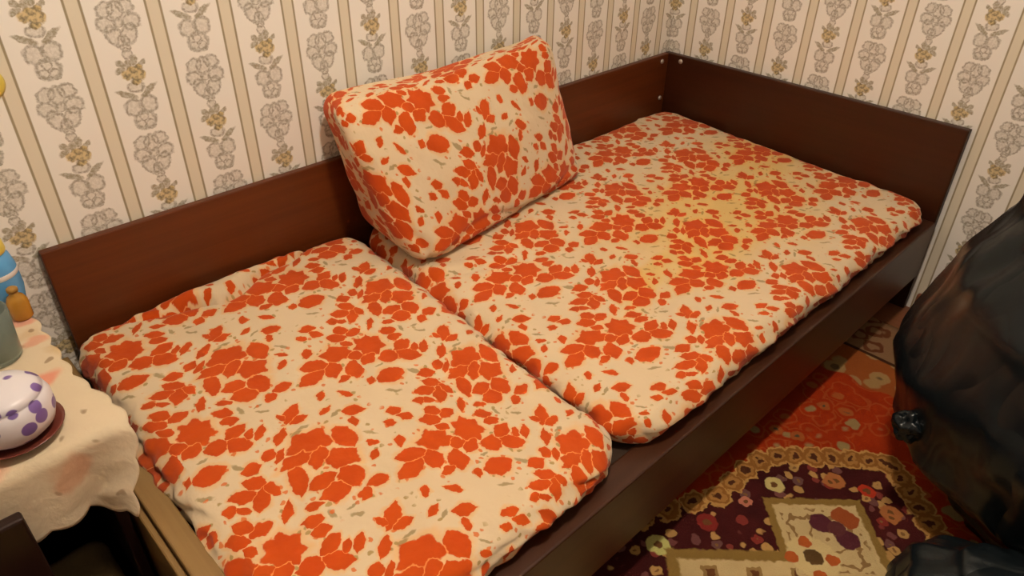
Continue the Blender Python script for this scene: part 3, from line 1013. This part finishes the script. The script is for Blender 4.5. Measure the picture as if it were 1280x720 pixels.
sau = mesh_obj('saucer', lathe([(0, 0), (0.035, 0), (0.040, 0.003), (0.056, 0.011), (0.060, 0.015), (0.055, 0.0135), (0.038, 0.007), (0, 0.006)], 40), M_red, None, True)
tag(at(sau, -2.060, -0.420, CZ), 'dark red saucer under the purple-dotted pot', 'saucer')
cup = mesh_obj('dotted_pot', lathe([(0, 0), (0.030, 0), (0.038, 0.004), (0.051, 0.016), (0.056, 0.032), (0.0555, 0.050), (0.051, 0.062), (0.048, 0.0635), (0.050, 0.066), (0.042, 0.074), (0.022, 0.080), (0, 0.081)], 44), dots_material(), None, True)
tag(at(cup, -2.060, -0.420, CZ + 0.0075), 'rounded white pot with purple polka dots on the cloth', 'pot')

# bundle inside the open cabinet
def bund(p, q):
    return Vector((p.x * (1 + 0.10 * N((p.x, p.y, p.z), 18)), p.y * (1 + 0.1 * N((p.y, p.x, 2), 16)), p.z * (1 + 0.25 * N((p.x, p.y, 6), 14)) ))


bm = soft_box(0.075, 0.065, 0.035, (0.030, 0.030, 0.030), 0.009, bund, lambda q, a, s: (q[0], q[1]))
o = mesh_obj('folded_cloth', bm, M_beige, None, True)
tag(at(o, -2.085, -0.345, 0.097), 'beige folded cloth on the floor of the open cabinet', 'cloth')

# low dark stool in front of the cabinet door with two small things on it
st = empty('stool', (-2.27, -0.69, 0))
tag(st, 'low dark wooden stool under the small yellow box', 'stool')
box_obj('seat', (-2.41, -0.80, 0.345), (-2.095, -0.578, 0.370), M_dark, st, 0.006)
for (x, y) in ((-2.385, -0.775), (-2.12, -0.775), (-2.385, -0.602), (-2.12, -0.602)):
    box_obj('leg', (x - 0.015, y - 0.015, 0.0105), (x + 0.015, y + 0.015, 0.3445), M_dark, st, 0.003)

tag(box_obj('small_box', (-2.150, -0.640, 0.3705), (-2.100, -0.590, 0.392), M_yellow, None, 0.002), 'small yellow box on the dark stool in the lower left corner', 'box')
bm = lathe([(0, 0), (0.008, 0.0008), (0.013, 0.006), (0.0145, 0.0145), (0.013, 0.022), (0.008, 0.027), (0, 0.029)], 24)
o = mesh_obj('ball', bm, M_white, None, True)
tag(at(o, -2.172, -0.600, 0.3703), 'small white ball on the dark stool beside the yellow box', 'ball')

# small yellow disc set on the wallpaper at the left edge of view
bm = lathe([(0, 0), (0.024, 0), (0.026, 0.003), (0.022, 0.008), (0.010, 0.011), (0, 0.0115)], 28)
o = mesh_obj('yellow_disc', bm, M_yellow, None, True)
o.rotation_euler = (math.pi / 2, 0, 0)
tag(at(o, -1.884, 0.0, 0.848), 'small yellow disc on the striped wallpaper above the blue jar', 'wall hook')

# ------------------------------------------------------------------ ceiling lamp (above the frame)
lamp = empty('ceiling_lamp', (LAMP_POS[0], LAMP_POS[1], 0))
tag(lamp, 'pendant ceiling lamp with a pale open shade', 'lamp')
zl = LAMP_POS[2]
M_shade = plain('lamp_shade', (0.75, 0.66, 0.5), 0.6)
mesh_obj('rose', lathe([(0, ZC - 0.03), (0.03, ZC - 0.03), (0.05, ZC - 0.001), (0, ZC - 0.001)], 28), M_white, lamp, True)
mesh_obj('cable', lathe([(0, zl + 0.14), (0.004, zl + 0.14), (0.004, ZC - 0.031), (0, ZC - 0.031)], 12), M_white, lamp, True)
mesh_obj('shade', lathe([(0.150, zl + 0.055), (0.100, zl + 0.11), (0.03, zl + 0.139), (0, zl + 0.139), (0, zl + 0.136), (0.03, zl + 0.136), (0.098, zl + 0.107), (0.147, zl + 0.055)], 40), M_shade, lamp, True)
ld = bpy.data.lights.new('bulb', 'POINT')
ld.energy = LAMP_W
ld.color = LAMP_COL
ld.shadow_soft_size = 0.07
lo = bpy.data.objects.new('bulb', ld)
C.objects.link(lo)
lo.parent = lamp
lo.location = (0, 0, zl)
